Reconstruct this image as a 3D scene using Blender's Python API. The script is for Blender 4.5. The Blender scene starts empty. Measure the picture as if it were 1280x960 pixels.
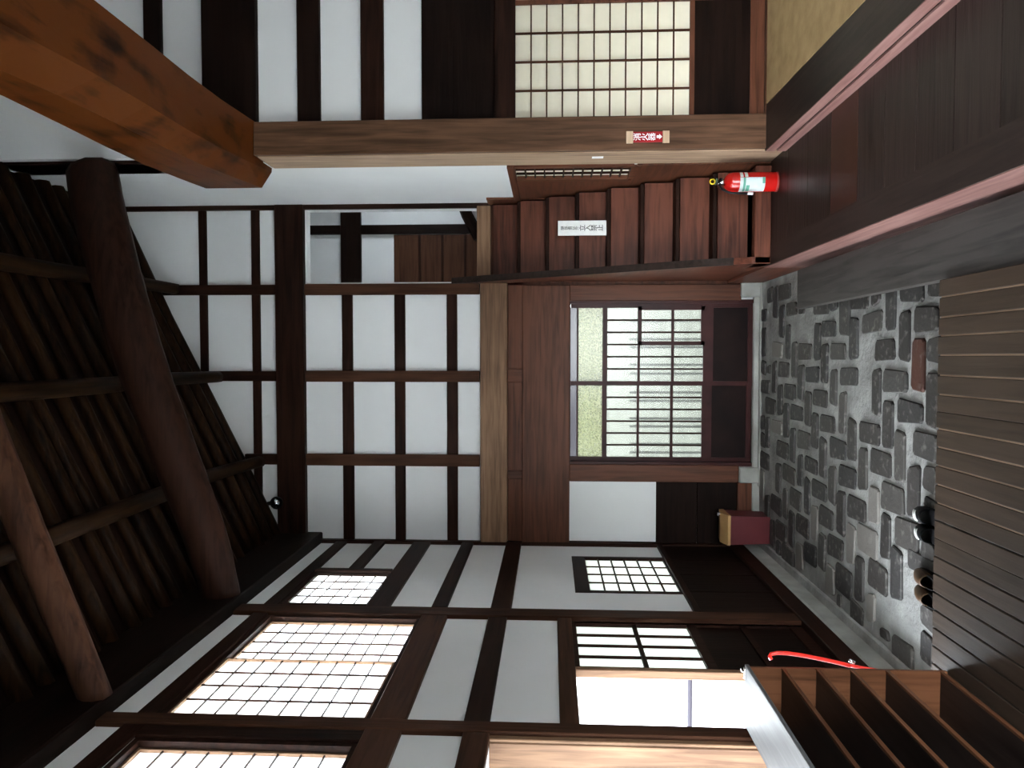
import bpy, bmesh, math, random
from mathutils import Vector, Matrix
random.seed(7)
SC = bpy.context.scene
COL = SC.collection

# ------------------------------------------------------------------ camera
# The photograph is a portrait picture stored on its side: image left is up in the world.
F_PX, VPX, VPY, EYE = 924.0, 688.0, 447.0, 2.0
Yd = Vector((VPX-640, VPY-480, F_PX)).normalized()
Xd = Vector((0, -1, (VPY-480)/F_PX)).normalized()
Zd = Xd.cross(Yd)
cam_d = bpy.data.cameras.new('camera'); cam = bpy.data.objects.new('camera', cam_d); COL.objects.link(cam)
cam_d.sensor_fit = 'HORIZONTAL'; cam_d.sensor_width = 36; cam_d.lens = F_PX/1280*36; cam_d.clip_start = .05
right = Vector((Xd.x, Yd.x, Zd.x)); up = -Vector((Xd.y, Yd.y, Zd.y)); back = -Vector((Xd.z, Yd.z, Zd.z))
M = Matrix((right, up, back)).transposed().to_4x4(); M.translation = (0, 0, EYE)
cam.matrix_world = M
SC.camera = cam

def ray(px, py):
    d = Vector((px-640, py-480, F_PX)); return Vector((d.dot(Xd), d.dot(Yd), d.dot(Zd)))
def onY(px, py, Y): r = ray(px, py); return Vector((0,0,EYE)) + r*(Y/r.y)
def onX(px, py, X): r = ray(px, py); return Vector((0,0,EYE)) + r*(X/r.x)
def onZ(px, py, Z): r = ray(px, py); return Vector((0,0,EYE)) + r*((Z-EYE)/r.z)

# ------------------------------------------------------------------ world, light, exposure
w = bpy.data.worlds.new('overcast_sky'); SC.world = w; w.use_nodes = True
nt = w.node_tree; nt.nodes.clear()
out = nt.nodes.new('ShaderNodeOutputWorld'); bg = nt.nodes.new('ShaderNodeBackground')
tc = nt.nodes.new('ShaderNodeTexCoord'); sep = nt.nodes.new('ShaderNodeSeparateXYZ'); ramp = nt.nodes.new('ShaderNodeValToRGB')
ramp.color_ramp.elements[0].position = 0.0; ramp.color_ramp.elements[0].color = (.92, .97, 1, 1)
ramp.color_ramp.elements[1].position = 1.0; ramp.color_ramp.elements[1].color = (.80, .92, 1.06, 1)
nt.links.new(tc.outputs['Generated'], sep.inputs[0]); nt.links.new(sep.outputs['Z'], ramp.inputs[0])
nt.links.new(ramp.outputs[0], bg.inputs[0]); nt.links.new(bg.outputs[0], out.inputs[0])
bg.inputs[1].default_value = 24.0
vs = SC.view_settings
vs.view_transform = 'Standard'; vs.look = 'None'; vs.gamma = 1; vs.use_curve_mapping = False; vs.exposure = 0.52
SC.cycles.use_denoising = True
SC.cycles.max_bounces = 10; SC.cycles.diffuse_bounces = 6; SC.cycles.transparent_max_bounces = 16

# ------------------------------------------------------------------ materials
MATS = {}
def base_mat(name):
    m = bpy.data.materials.new(name); m.use_nodes = True
    return m, m.node_tree, m.node_tree.nodes['Principled BSDF']
def wood(tone, axis):
    key = 'wood_%s_%s' % (tone, axis)
    if key in MATS: return MATS[key]
    c1, c2, rough, patch = TONES[tone]
    m, nt, b = base_mat(key)
    N, L = nt.nodes.new, nt.links.new
    g = N('ShaderNodeNewGeometry'); mp = N('ShaderNodeMapping')
    s = [5, 5, 5] if tone == 'gold' else [14, 14, 14]; s['XYZ'.index(axis)] = .9
    mp.inputs['Scale'].default_value = s
    L(g.outputs['Position'], mp.inputs[0])
    n1 = N('ShaderNodeTexNoise'); n1.inputs['Scale'].default_value = 2.2; n1.inputs['Detail'].default_value = 6; n1.inputs['Distortion'].default_value = .6
    L(mp.outputs[0], n1.inputs['Vector'])
    n2 = N('ShaderNodeTexNoise'); n2.inputs['Scale'].default_value = patch; n2.inputs['Detail'].default_value = 3
    L(g.outputs['Position'], n2.inputs['Vector'])
    oi = N('ShaderNodeObjectInfo')
    ad = N('ShaderNodeMath'); ad.operation = 'MULTIPLY_ADD'; ad.inputs[1].default_value = .9 if tone == 'gold' else .55
    L(n2.outputs['Fac'], ad.inputs[0]); L(n1.outputs['Fac'], ad.inputs[2])
    ad2 = N('ShaderNodeMath'); ad2.operation = 'MULTIPLY_ADD'; ad2.inputs[1].default_value = .16
    L(oi.outputs['Random'], ad2.inputs[0]); L(ad.outputs[0], ad2.inputs[2])
    r = N('ShaderNodeValToRGB'); e = r.color_ramp.elements
    e[0].position = .70 if tone == 'gold' else .60; e[0].color = (*c1, 1); e[1].position = 1.18 if tone == 'gold' else 1.0; e[1].color = (*c2, 1)
    L(ad2.outputs[0], r.inputs[0]); L(r.outputs[0], b.inputs['Base Color'])
    b.inputs['Roughness'].default_value = rough
    b.inputs['Specular IOR Level'].default_value = .05 if tone in ('gold', 'rafter', 'black', 'dark', 'mid') else .14
    bp = N('ShaderNodeBump'); bp.inputs['Strength'].default_value = .18; bp.inputs['Distance'].default_value = .01
    L(n1.outputs['Fac'], bp.inputs['Height']); L(bp.outputs[0], b.inputs['Normal'])
    MATS[key] = m; return m
TONES = {
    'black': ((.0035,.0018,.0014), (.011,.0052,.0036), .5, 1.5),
    'dark':  ((.0060,.0027,.0019), (.024,.0098,.0062), .48, 1.7),
    'mid':   ((.018,.0075,.0045), (.060,.026,.015), .48, 1.5),
    'red':   ((.030,.0095,.0052), (.100,.036,.019), .42, 1.2),
    'pale':  ((.100,.053,.030), (.240,.140,.082), .5, 1.3),
    'light': ((.34,.23,.14), (.55,.40,.27), .55, 1.5),
    'gold':  ((.011,.0030,.0010), (.080,.0225,.0045), .45, 4.0),
    'floor': ((.0085,.0058,.0050), (.028,.019,.016), .36, 1.3),
    'kam':   ((.135,.060,.052), (.26,.145,.128), .45, 1.4),
    'plank': ((.022,.020,.019), (.058,.052,.048), .5, 1.6),
    'slat':  ((.024,.0155,.010), (.048,.0315,.022), .5, .8),
    'shelf': ((.055,.021,.0095), (.130,.053,.025), .4, 1.4),
    'shelftop': ((.085,.085,.086), (.125,.125,.125), .5, 1.4),
    'stair': ((.036,.0105,.0062), (.118,.038,.022), .42, 2.0),
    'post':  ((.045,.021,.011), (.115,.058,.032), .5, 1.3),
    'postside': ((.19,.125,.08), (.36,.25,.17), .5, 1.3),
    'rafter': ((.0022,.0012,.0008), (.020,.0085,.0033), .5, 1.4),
}
def noisy(name, c1, c2, scale, rough, bump=.0, spec=.3, detail=5, dist=.005):
    if name in MATS: return MATS[name]
    m, nt, b = base_mat(name); N, L = nt.nodes.new, nt.links.new
    g = N('ShaderNodeNewGeometry')
    n = N('ShaderNodeTexNoise'); n.inputs['Scale'].default_value = scale; n.inputs['Detail'].default_value = detail
    L(g.outputs['Position'], n.inputs['Vector'])
    r = N('ShaderNodeValToRGB'); r.color_ramp.elements[0].position = .32; r.color_ramp.elements[1].position = .68
    r.color_ramp.elements[0].color = (*c1, 1); r.color_ramp.elements[1].color = (*c2, 1)
    L(n.outputs['Fac'], r.inputs[0]); L(r.outputs[0], b.inputs['Base Color'])
    b.inputs['Roughness'].default_value = rough; b.inputs['Specular IOR Level'].default_value = spec
    if bump:
        n2 = N('ShaderNodeTexNoise'); n2.inputs['Scale'].default_value = scale*6; n2.inputs['Detail'].default_value = 6
        L(g.outputs['Position'], n2.inputs['Vector'])
        bp = N('ShaderNodeBump'); bp.inputs['Strength'].default_value = bump; bp.inputs['Distance'].default_value = dist
        L(n2.outputs['Fac'], bp.inputs['Height']); L(bp.outputs[0], b.inputs['Normal'])
    MATS[name] = m; return m
def plain(name, c, rough=.5, metal=0, spec=.5):
    if name in MATS: return MATS[name]
    m, nt, b = base_mat(name); N, L = nt.nodes.new, nt.links.new
    g = N('ShaderNodeNewGeometry'); n = N('ShaderNodeTexNoise'); n.inputs['Scale'].default_value = 30
    L(g.outputs['Position'], n.inputs['Vector'])
    r = N('ShaderNodeValToRGB')
    r.color_ramp.elements[0].color = (*[v*.88 for v in c], 1); r.color_ramp.elements[1].color = (*[min(1, v*1.1) for v in c], 1)
    L(n.outputs['Fac'], r.inputs[0]); L(r.outputs[0], b.inputs['Base Color'])
    b.inputs['Roughness'].default_value = rough; b.inputs['Metallic'].default_value = metal; b.inputs['Specular IOR Level'].default_value = spec
    MATS[name] = m; return m
PLASTER = noisy('plaster', (.70,.71,.71), (.76,.77,.77), 1.2, .85, .08, .2)
MORTAR = noisy('mortar', (.21,.205,.195), (.36,.355,.335), 5, .85, .9, .2, 8, .012)
CONCRETE = noisy('concrete', (.22,.22,.20), (.36,.36,.33), 4, .85, .5, .2)
TATAMI = noisy('tatami_rush', (.27,.175,.075), (.37,.25,.12), 9, .7, .4)
GRAVEL = noisy('gravel', (.26,.25,.23), (.40,.39,.36), 3, .9, .6)
LEAF = noisy('leafage', (.02,.04,.012), (.10,.14,.05), 8, .7, .6)
def stone_mat(name, tint=None):
    m, nt, b = base_mat(name); N, L = nt.nodes.new, nt.links.new
    oi = N('ShaderNodeObjectInfo'); r = N('ShaderNodeValToRGB'); e = r.color_ramp.elements
    cols = tint or [(.017,.014,.013), (.040,.034,.031), (.026,.024,.024), (.062,.055,.049), (.019,.015,.014)]
    e[0].position = 0; e[0].color = (*cols[0], 1); e[1].position = 1; e[1].color = (*cols[-1], 1)
    for i in range(1, len(cols)-1):
        q = e.new(i/(len(cols)-1)); q.color = (*cols[i], 1)
    L(oi.outputs['Random'], r.inputs[0])
    g = N('ShaderNodeNewGeometry'); n = N('ShaderNodeTexNoise'); n.inputs['Scale'].default_value = 24; n.inputs['Detail'].default_value = 8
    L(g.outputs['Position'], n.inputs['Vector'])
    sp = N('ShaderNodeValToRGB'); sp.color_ramp.elements[0].position = .56; sp.color_ramp.elements[1].position = .74
    L(n.outputs['Fac'], sp.inputs[0])
    mx = N('ShaderNodeMix'); mx.data_type = 'RGBA'; mx.inputs[7].default_value = (.26,.24,.22,1)
    ml = N('ShaderNodeMath'); ml.operation = 'MULTIPLY'; ml.inputs[1].default_value = .3 if tint else .5
    L(sp.outputs[0], ml.inputs[0]); L(ml.outputs[0], mx.inputs[0]); L(r.outputs[0], mx.inputs[6]); L(mx.outputs[2], b.inputs['Base Color'])
    b.inputs['Roughness'].default_value = .62
    bp = N('ShaderNodeBump'); bp.inputs['Strength'].default_value = .6; bp.inputs['Distance'].default_value = .008
    L(n.outputs['Fac'], bp.inputs['Height']); L(bp.outputs[0], b.inputs['Normal'])
    MATS[name] = m; return m
STONE = stone_mat('paving_stone')
STONE_PALE = stone_mat('worn_paving_stone', [(.16,.145,.13), (.20,.185,.165)])
BRICK = stone_mat('red_paving_stone', [(.050,.0125,.006), (.060,.016,.008)])
def paper(name, col, trans):
    m = bpy.data.materials.new(name); m.use_nodes = True; nt = m.node_tree; nt.nodes.clear(); N, L = nt.nodes.new, nt.links.new
    o = N('ShaderNodeOutputMaterial'); d = N('ShaderNodeBsdfDiffuse'); t = N('ShaderNodeBsdfTranslucent'); mx = N('ShaderNodeMixShader')
    g = N('ShaderNodeNewGeometry'); n = N('ShaderNodeTexNoise'); n.inputs['Scale'].default_value = 25; L(g.outputs['Position'], n.inputs['Vector'])
    r = N('ShaderNodeValToRGB'); r.color_ramp.elements[0].color = (*[c*.94 for c in col], 1); r.color_ramp.elements[1].color = (*col, 1)
    L(n.outputs['Fac'], r.inputs[0]); L(r.outputs[0], d.inputs[0]); L(r.outputs[0], t.inputs[0])
    mx.inputs[0].default_value = trans; L(d.outputs[0], mx.inputs[1]); L(t.outputs[0], mx.inputs[2]); L(mx.outputs[0], o.inputs[0])
    MATS[name] = m; return m
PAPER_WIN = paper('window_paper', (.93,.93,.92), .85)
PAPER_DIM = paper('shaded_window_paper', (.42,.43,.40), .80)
PAPER_SHOJI = paper('shoji_paper', (.80,.76,.64), .35)
def frosted(name, col, transp, bump=0):
    m = bpy.data.materials.new(name); m.use_nodes = True; nt = m.node_tree; nt.nodes.clear(); N, L = nt.nodes.new, nt.links.new
    o = N('ShaderNodeOutputMaterial'); t = N('ShaderNodeBsdfTranslucent'); tr = N('ShaderNodeBsdfTransparent'); mx = N('ShaderNodeMixShader')
    gl = N('ShaderNodeBsdfGlossy'); gl.inputs['Roughness'].default_value = .25; m2 = N('ShaderNodeMixShader'); m2.inputs[0].default_value = .06
    t.inputs[0].default_value = (*col, 1); tr.inputs[0].default_value = (*col, 1)
    g = N('ShaderNodeNewGeometry')
    if bump:
        v = N('ShaderNodeTexVoronoi'); v.inputs['Scale'].default_value = bump
        L(g.outputs['Position'], v.inputs['Vector'])
        rr = N('ShaderNodeValToRGB'); rr.color_ramp.elements[0].position = .1; rr.color_ramp.elements[1].position = .7
        rr.color_ramp.elements[0].color = (transp, transp, transp, 1); rr.color_ramp.elements[1].color = (transp*.35,)*3 + (1,)
        L(v.outputs['Distance'], rr.inputs[0]); L(rr.outputs[0], mx.inputs[0])
    else:
        n = N('ShaderNodeTexNoise'); n.inputs['Scale'].default_value = 3; L(g.outputs['Position'], n.inputs['Vector'])
        mr = N('ShaderNodeMapRange'); mr.inputs['To Min'].default_value = transp*.9; mr.inputs['To Max'].default_value = transp*1.1
        L(n.outputs['Fac'], mr.inputs[0]); L(mr.outputs[0], mx.inputs[0])
    L(t.outputs[0], mx.inputs[1]); L(tr.outputs[0], mx.inputs[2]); L(mx.outputs[0], m2.inputs[1]); L(gl.outputs[0], m2.inputs[2]); L(m2.outputs[0], o.inputs[0])
    MATS[name] = m; return m
GLASS = frosted('frosted_glass', (.262,.268,.245), .85)
GLASS_TOP = frosted('lilac_glass', (.075,.07,.08), .5)
GLASS_PAT = frosted('pattern_glass', (.21,.215,.15), .95, 60)

# ------------------------------------------------------------------ mesh helpers
class MB:
    def __init__(s): s.bm = bmesh.new()
    def box(s, x0, x1, y0, y1, z0, z1, bev=0):
        x0, x1 = sorted((x0, x1)); y0, y1 = sorted((y0, y1)); z0, z1 = sorted((z0, z1))
        v = [s.bm.verts.new(p) for p in ((x0,y0,z0),(x1,y0,z0),(x1,y1,z0),(x0,y1,z0),(x0,y0,z1),(x1,y0,z1),(x1,y1,z1),(x0,y1,z1))]
        fs = [s.bm.faces.new([v[i] for i in q]) for q in ((3,2,1,0),(4,5,6,7),(0,1,5,4),(1,2,6,5),(2,3,7,6),(3,0,4,7))]
        if bev:
            bmesh.ops.bevel(s.bm, geom=list({e for f in fs for e in f.edges}), offset=bev, segments=1, affect='EDGES')
        return s
    def prism(s, pts, vec):
        vec = Vector(vec); pts = [Vector(p) for p in pts]
        a = [s.bm.verts.new(p) for p in pts]; b = [s.bm.verts.new(p+vec) for p in pts]
        s.bm.faces.new(a); s.bm.faces.new(b[::-1]); n = len(a)
        for i in range(n): s.bm.faces.new((a[i], b[i], b[(i+1)%n], a[(i+1)%n]))
        return s
    def loft(s, rings, cap=True, closed=True):
        R = [[s.bm.verts.new(p) for p in r] for r in rings]; n = len(R[0])
        for a, b in zip(R, R[1:]):
            for i in range(n if closed else n-1): s.bm.faces.new((a[i], a[(i+1)%n], b[(i+1)%n], b[i]))
        if cap: s.bm.faces.new(R[0][::-1]); s.bm.faces.new(R[-1])
        return s
    def tube(s, pts, rad, n=8, flat=1.0, cap=True):
        pts = [Vector(p) for p in pts]; rings = []
        ref = None
        for i, p in enumerate(pts):
            d = (pts[min(i+1, len(pts)-1)] - pts[max(i-1, 0)]).normalized()
            if ref is None: ref = Vector((0,0,1)) if abs(d.z) < .9 else Vector((1,0,0))
            a = (ref - d*ref.dot(d)).normalized(); b = d.cross(a); ref = a
            r = rad[i] if isinstance(rad, (list, tuple)) else rad
            rings.append([p + a*(r*math.cos(t*2*math.pi/n))*flat + b*(r*math.sin(t*2*math.pi/n)) for t in range(n)])
        return s.loft(rings, cap)
    def lathe(s, prof, c=(0,0,0), n=20):
        c = Vector(c)
        rings = [[c + Vector((r*math.cos(t*2*math.pi/n), r*math.sin(t*2*math.pi/n), z)) for t in range(n)] for r, z in prof]
        return s.loft(rings)
    def build(s, name, mat, parent=None, smooth=False):
        bm = s.bm
        bmesh.ops.recalc_face_normals(bm, faces=bm.faces)
        org = Vector((0,0,0))
        if parent is None and bm.verts:
            xs = [v.co for v in bm.verts]
            lo = Vector([min(v[i] for v in xs) for i in range(3)]); hi = Vector([max(v[i] for v in xs) for i in range(3)])
            org = Vector(((lo.x+hi.x)/2, (lo.y+hi.y)/2, lo.z))
        elif parent is not None:
            org = PORG.get(parent.name, Vector((0,0,0)))
        bmesh.ops.translate(bm, verts=bm.verts, vec=-org)
        me = bpy.data.meshes.new(name); bm.to_mesh(me); bm.free()
        me.materials.append(mat)
        if smooth:
            for p in me.polygons: p.use_smooth = True
        o = bpy.data.objects.new(name, me); COL.objects.link(o)
        if parent is None: o.location = org; PORG[o.name] = org.copy()
        else: o.parent = parent; PORG[o.name] = org.copy()
        return o
PORG = {}
def tag(o, label=None, cat=None, group=None, kind=None):
    if label: o['label'] = label
    if cat: o['category'] = cat
    if group: o['group'] = group
    if kind: o['kind'] = kind
    return o
def empty(name, loc, label=None, cat=None, group=None, kind=None):
    o = bpy.data.objects.new(name, None); COL.objects.link(o); o.location = loc; o.empty_display_size = .1
    PORG[o.name] = Vector(loc)
    return tag(o, label, cat, group, kind)
def box(name, mat, parent, x0, x1, y0, y1, z0, z1, bev=.004):
    return MB().box(x0, x1, y0, y1, z0, z1, bev).build(name, mat, parent)
def slab(mb, axis, c0, c1, ext, holes):
    """slab perpendicular to axis ('X' or 'Y') between c0 and c1; ext and holes = (a0,a1,z0,z1)"""
    A = sorted({ext[0], ext[1], *[min(max(h[i], ext[0]), ext[1]) for h in holes for i in (0,1)]})
    Z = sorted({ext[2], ext[3], *[min(max(h[i], ext[2]), ext[3]) for h in holes for i in (2,3)]})
    for a0, a1 in zip(A, A[1:]):
        run = None
        for z0, z1 in zip(Z, Z[1:]):
            cx, cz = (a0+a1)/2, (z0+z1)/2
            if any(h[0] < cx < h[1] and h[2] < cz < h[3] for h in holes):
                if run: (mb.box(a0, a1, c0, c1, *run) if axis == 'Y' else mb.box(c0, c1, a0, a1, *run)); run = None
            else: run = (run[0], z1) if run else (z0, z1)
        if run: (mb.box(a0, a1, c0, c1, *run) if axis == 'Y' else mb.box(c0, c1, a0, a1, *run))
    return mb
def text_mesh(chars, place, mat, name, parent, bold=.011):
    """chars = [(char, size, (x,z))]; place(x, z) gives the world point; upright letters stacked"""
    mb = MB()
    for ch, size, (cx, cz) in chars:
        cu = bpy.data.curves.new('lettering', 'FONT'); cu.body = ch; cu.size = size; cu.align_x = 'CENTER'; cu.align_y = 'CENTER'; cu.resolution_u = 3; cu.offset = size*bold
        t = bpy.data.objects.new('lettering', cu); COL.objects.link(t)
        dg = bpy.context.evaluated_depsgraph_get()
        me = bpy.data.meshes.new_from_object(t.evaluated_get(dg))
        if me.vertices:
            xs = [v.co.x for v in me.vertices]; ys = [v.co.y for v in me.vertices]
            mx, my = (min(xs)+max(xs))/2, (min(ys)+max(ys))/2
            base = len(mb.bm.verts); vs = [mb.bm.verts.new(place(cx+v.co.x-mx, cz+v.co.y-my)) for v in me.vertices]
            for p in me.polygons:
                try: mb.bm.faces.new([vs[i] for i in p.vertices])
                except ValueError: pass
        bpy.data.objects.remove(t); bpy.data.curves.remove(cu); bpy.data.meshes.remove(me)
    return mb.build(name, mat, parent)

# ------------------------------------------------------------------ main dimensions (metres; eye 2.0 m above the earth floor)
YB, XL, XR, YF = 7.2, -1.834, 1.49, 5.40       # back wall, left wall, right wall of the stair, shoji wall on the right
ZB = lambda px: onY(px, 470, YB).z               # height on the back wall
XB = lambda py, px=650: onY(px, py, YB).x
YL = lambda py, px=600: onX(px, py, XL).y        # distance along the left wall
ZF = lambda px: onY(px, 90, YF).z
XF = lambda py, px=600: onY(px, py, YF).x
ROOF0, SLOPE = 4.60, .49
roof = lambda x: ROOF0 + SLOPE*(x+1.84)
RFLOOR, TFLOOR, BW = .33, .47, .20

# ------------------------------------------------------------------ ground, floors
g = MB(); g.box(-40, 40, -30, 60, -.30, -.14)
tag(g.build('floor_outside', GRAVEL), kind='structure')
g = MB(); g.box(XL-.1, .75, .4, YB+.1, -.13, 0)
floor = tag(g.build('floor', MORTAR), kind='structure')

STONES = []
def S(ox, oy, lst, mat=None):
    for a in lst:
        STONES.append((ox+a[0]/8, ox+a[1]/8, oy+a[2]/8, oy+a[3]/8, a[4] if len(a) > 4 else 0))
S(940,340,[(165,212,150,298),(225,268,140,455),(280,392,115,270),(108,152,360,497),(285,330,335,655),(357,455,305,445),(478,535,290,425),(630,778,250,430),(795,862,190,385),(105,145,545,838),(890,990,200,640),(632,692,495,880),(710,848,480,655),(215,310,700,850,1),(345,385,520,865),(410,458,705,1055),(472,600,710,870),(705,770,725,1115),(795,945,705,888),(108,145,890,1025),(155,192,940,1015),(212,250,895,1210),(275,375,905,1060),(472,525,930,1290),(545,677,945,1115)])
S(940,460,[(795,860,5,380),(895,1062,-10,175),(105,185,118,255),(265,312,160,470),(335,440,155,310),(625,760,220,390),(890,950,245,665),(145,240,305,460),(330,375,360,695),(395,515,380,530),(537,597,220,585),(610,665,445,820),(695,838,465,650),(100,130,480,610),(145,183,485,795),(205,305,515,650,1),(98,135,650,790),(258,368,735,895),(395,440,600,945),(462,585,625,810),(690,750,700,1090),(790,945,715,920),(93,175,840,1000),(465,512,860,1180),(540,663,890,1060)])
S(940,580,[(250,298,0,295),(320,440,15,185),(535,585,140,510),(610,752,170,360),(782,848,20,405),(880,1045,30,235),(85,125,50,355,1),(195,298,330,490),(318,362,240,555),(388,497,260,450),(600,660,420,760,1),(685,818,440,650),(865,937,275,700),(140,180,310,540),(382,430,480,825),(450,575,515,720),(250,350,575,760),(680,742,690,1060),(765,920,720,945),(450,520,790,1060,1),(530,655,800,1000),(190,230,550,830),(255,295,780,960),(310,430,830,1010),(750,832,1000,1300,1)])
S(1060,460,[(255,338,15,475),(370,605,10,245),(662,778,-305,230,2),(805,940,35,605),(365,460,315,800),(507,755,330,560),(15,90,510,940),(130,325,530,755),(660,905,665,920)])
S(1060,340,[(30,215,150,380),(250,332,130,325),(395,485,100,590),(535,770,60,305),(825,960,10,240),(30,110,450,875),(150,350,405,615),(525,632,385,890),(685,920,350,590),(285,480,665,880),(815,960,655,900)])
S(1060,580,[(612,730,15,530),(778,905,25,280),(5,185,320,560),(225,320,215,590,1),(345,575,205,480),(345,435,495,960),(485,720,550,860),(100,300,630,920,1),(0,80,600,1000,1),(760,900,800,940),(780,905,350,440)])
for q in [(1075,1085,559,613),(1089,1115,564,595),(1120,1133,538,603),(1046,1066,708,743),(1071,1081,694,752),(1087,1111,704,741),(1116,1129,686,750),(1064,1080,754,785),(1085,1095,742,778,1),(1117,1144,800,832),(1153,1168,794,829),(1102,1113,787,800),(1136,1172,694,716),(1153,1172,757,785),(1048,1052,744,762)]:
    STONES.append(q if len(q) > 4 else (*q, 0))
for px0, px1, py0, py1, k in STONES:
    pm = (px0+px1)/2
    ya, yb = onZ(px0, (py0+py1)/2, 0).y, onZ(px1, (py0+py1)/2, 0).y
    xa, xb = onZ(pm, py1, 0).x, onZ(pm, py0, 0).x
    y0, y1 = min(ya, yb), max(ya, yb)
    h = .012 + random.random()*.006
    mb = MB(); rr = min(.022, (y1-y0)*.25, (xb-xa)*.25)
    pts = []
    for cx, cy, a0 in ((xb-rr,y1-rr,0),(xa+rr,y1-rr,90),(xa+rr,y0+rr,180),(xb-rr,y0+rr,270)):
        j = random.uniform(-.012, .012); k2 = random.uniform(-.008, .008)
        for a in (10, 80): pts.append((cx+j+rr*math.cos(math.radians(a0+a)), cy+k2+rr*math.sin(math.radians(a0+a))))
    cxm = sum(p[0] for p in pts)/8; cym = sum(p[1] for p in pts)/8
    mb.loft([[Vector((x, y, -.01)) for x, y in pts], [Vector((x, y, h*.6)) for x, y in pts],
             [Vector((cxm+(x-cxm)*.94, cym+(y-cym)*.92, h)) for x, y in pts]])
    mb.build('stone', (STONE, STONE_PALE, BRICK)[k], floor)

# raised wooden floor on the right: boards run across, an edge beam along the earth floor
rf = tag(MB().box(.74, 1.45, .3, YB, .02, .27).build('floor_raised', wood('dark','Y')), kind='structure')
ys = [YB-.05, 6.6, 6.15, 5.75, 5.36, 4.96, 4.56, 4.17, 3.84, 3.52, 3.2, 2.88, 2.55, 2.2, 1.8, 1.3, .8, .3]
FB = {4.56: 'mid'}
for a, b in zip(ys, ys[1:]):
    tone = FB.get(a, 'floor')
    x1 = 1.52
    m = wood(tone, 'X') if tone == 'floor' else noisy('reddish_board', (.022,.007,.0045), (.038,.013,.008), 5, .35)
    MB().box(.852, x1, b+.002, a-.002, .272, RFLOOR-.002, .002).build('floorboard', m, rf)
MB().prism([(.66,.3,.0),(.705,5.93,.0),(.705,5.93,RFLOOR-.004),(.66,.3,RFLOOR-.004)], (.145,0,0)).build('edge_beam', wood('kam','Y'), rf)
MB().box(.705, .80, 5.93, YB-.09, 0, RFLOOR-.002).build('stair_plinth', wood('stair','Y'), rf)
MB().prism([(.664,.3,RFLOOR-.004),(.709,5.93,RFLOOR-.004),(.855,5.93,RFLOOR-.004),(.855,.3,RFLOOR-.004)], (0,0,.005)).build('border_board', wood('floor','Y'), rf)
# tatami room and its threshold
tf = tag(MB().box(1.5, 3.7, .3, YF, .02, .43).build('floor_tatami', wood('dark','Y')), kind='structure')
pA, pB = onZ(955, 191, TFLOOR), onZ(1158, 0, TFLOOR)
qA, qB = onZ(955, 134, TFLOOR), onZ(1083, 0, TFLOOR)
def ext(a, b, y): t = (y-a.y)/(b.y-a.y); return a + (b-a)*t
pa, pb, qa, qb = ext(pA,pB,YF+.02), ext(pA,pB,.4), ext(qA,qB,YF+.02), ext(qA,qB,.4)
pb.x = max(pb.x, pb.x); H0 = RFLOOR+.0
for z0, z1, off, tone in ((RFLOOR-.01, .388, .0, 'kam'), (.408, TFLOOR, 0, 'kam')):
    MB().prism([(pa.x+off, pa.y, z0), (pb.x+off, pb.y, z0), (pb.x+off, pb.y, z1), (pa.x+off, pa.y, z1)], (.06,0,0)).build('threshold_face', wood(tone,'Y'), tf)
MB().prism([(pa.x+.012, pa.y, .385), (pb.x+.012, pb.y, .385), (pb.x+.012, pb.y, .41), (pa.x+.012, pa.y, .41)], (.04,0,0)).build('groove', wood('black','Y'), tf)
MB().prism([(pa.x+.005, pa.y, TFLOOR-.03), (pb.x+.005, pb.y, TFLOOR-.03), (qb.x, qb.y, TFLOOR-.03), (qa.x, qa.y, TFLOOR-.03)], (0,0,.032)).build('threshold_board', wood('floor','Y'), tf)
yy = [YF+.0, 3.58, 1.76, .4]
for a, b in zip(yy, yy[1:]):
    fa = qa + (qb-qa)*((a-qa.y)/(qb.y-qa.y)); fb = qa + (qb-qa)*((b-qa.y)/(qb.y-qa.y))
    MB().prism([(fa.x+.003, a-.003, .435), (fb.x+.003, b+.003, .435), (3.65, b+.003, .435), (3.65, a-.003, .435)], (0,0,TFLOOR+.004-.435)).build('tatami_mat', TATAMI, tf)

# ------------------------------------------------------------------ back wall
dX0, dX1, dZ1 = XB(579), XB(377), ZB(713)
oX0, oX1 = XB(352), XB(260)
mb = MB()
slab(mb, 'Y', YB, YB+.12, (XL-.1, XR+.1, .05, 4.45), [(dX0, dX1, 0, dZ1+.04), (oX0, oX1, 2.60, 4.40)])
mb.prism([(XL-.1, YB, 4.45), (XR+.1, YB, 4.45), (XR+.1, YB, roof(XR+.1)+.1), (XL-.1, YB, roof(XL-.1)+.1)], (0,.12,0))
wb = tag(mb.build('wall_back', PLASTER), kind='structure')
def bmember(name, tone, axis, x0, x1, z0, z1, d=.03, bev=.005, mat=None):
    return MB().box(x0, x1, YB-d, YB+.02, z0, z1, bev).build(name, mat or wood(tone, axis), wb)
zb0, zb1 = ZB(383), ZB(348)
P = [(XB(368), XB(354)), (XB(477.5), XB(463.5)), (XB(583), XB(568.5))]
bmember('main_beam', 'dark', 'X', XL, XR, zb0, zb1, .07)
for i, (a, b) in enumerate(P):                                     # posts below and above the main beam
    bmember('post', 'mid', 'Z', a, b, ZB(600), zb0, .045)
    bmember('gable_post', 'dark', 'Z', a+.005, b-.005, zb1, roof((a+b)/2)+.02, .045)
bmember('corner_post', 'dark', 'Z', XL-.02, XB(676), .12, roof(XL)-.05, .06)
bmember('corner_post', 'dark', 'Z', XB(262, 450), XR+.02, ZB(613), roof(XR), .05)
edges = [XB(676)] + [v for p in P[::-1] for v in p]
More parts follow.
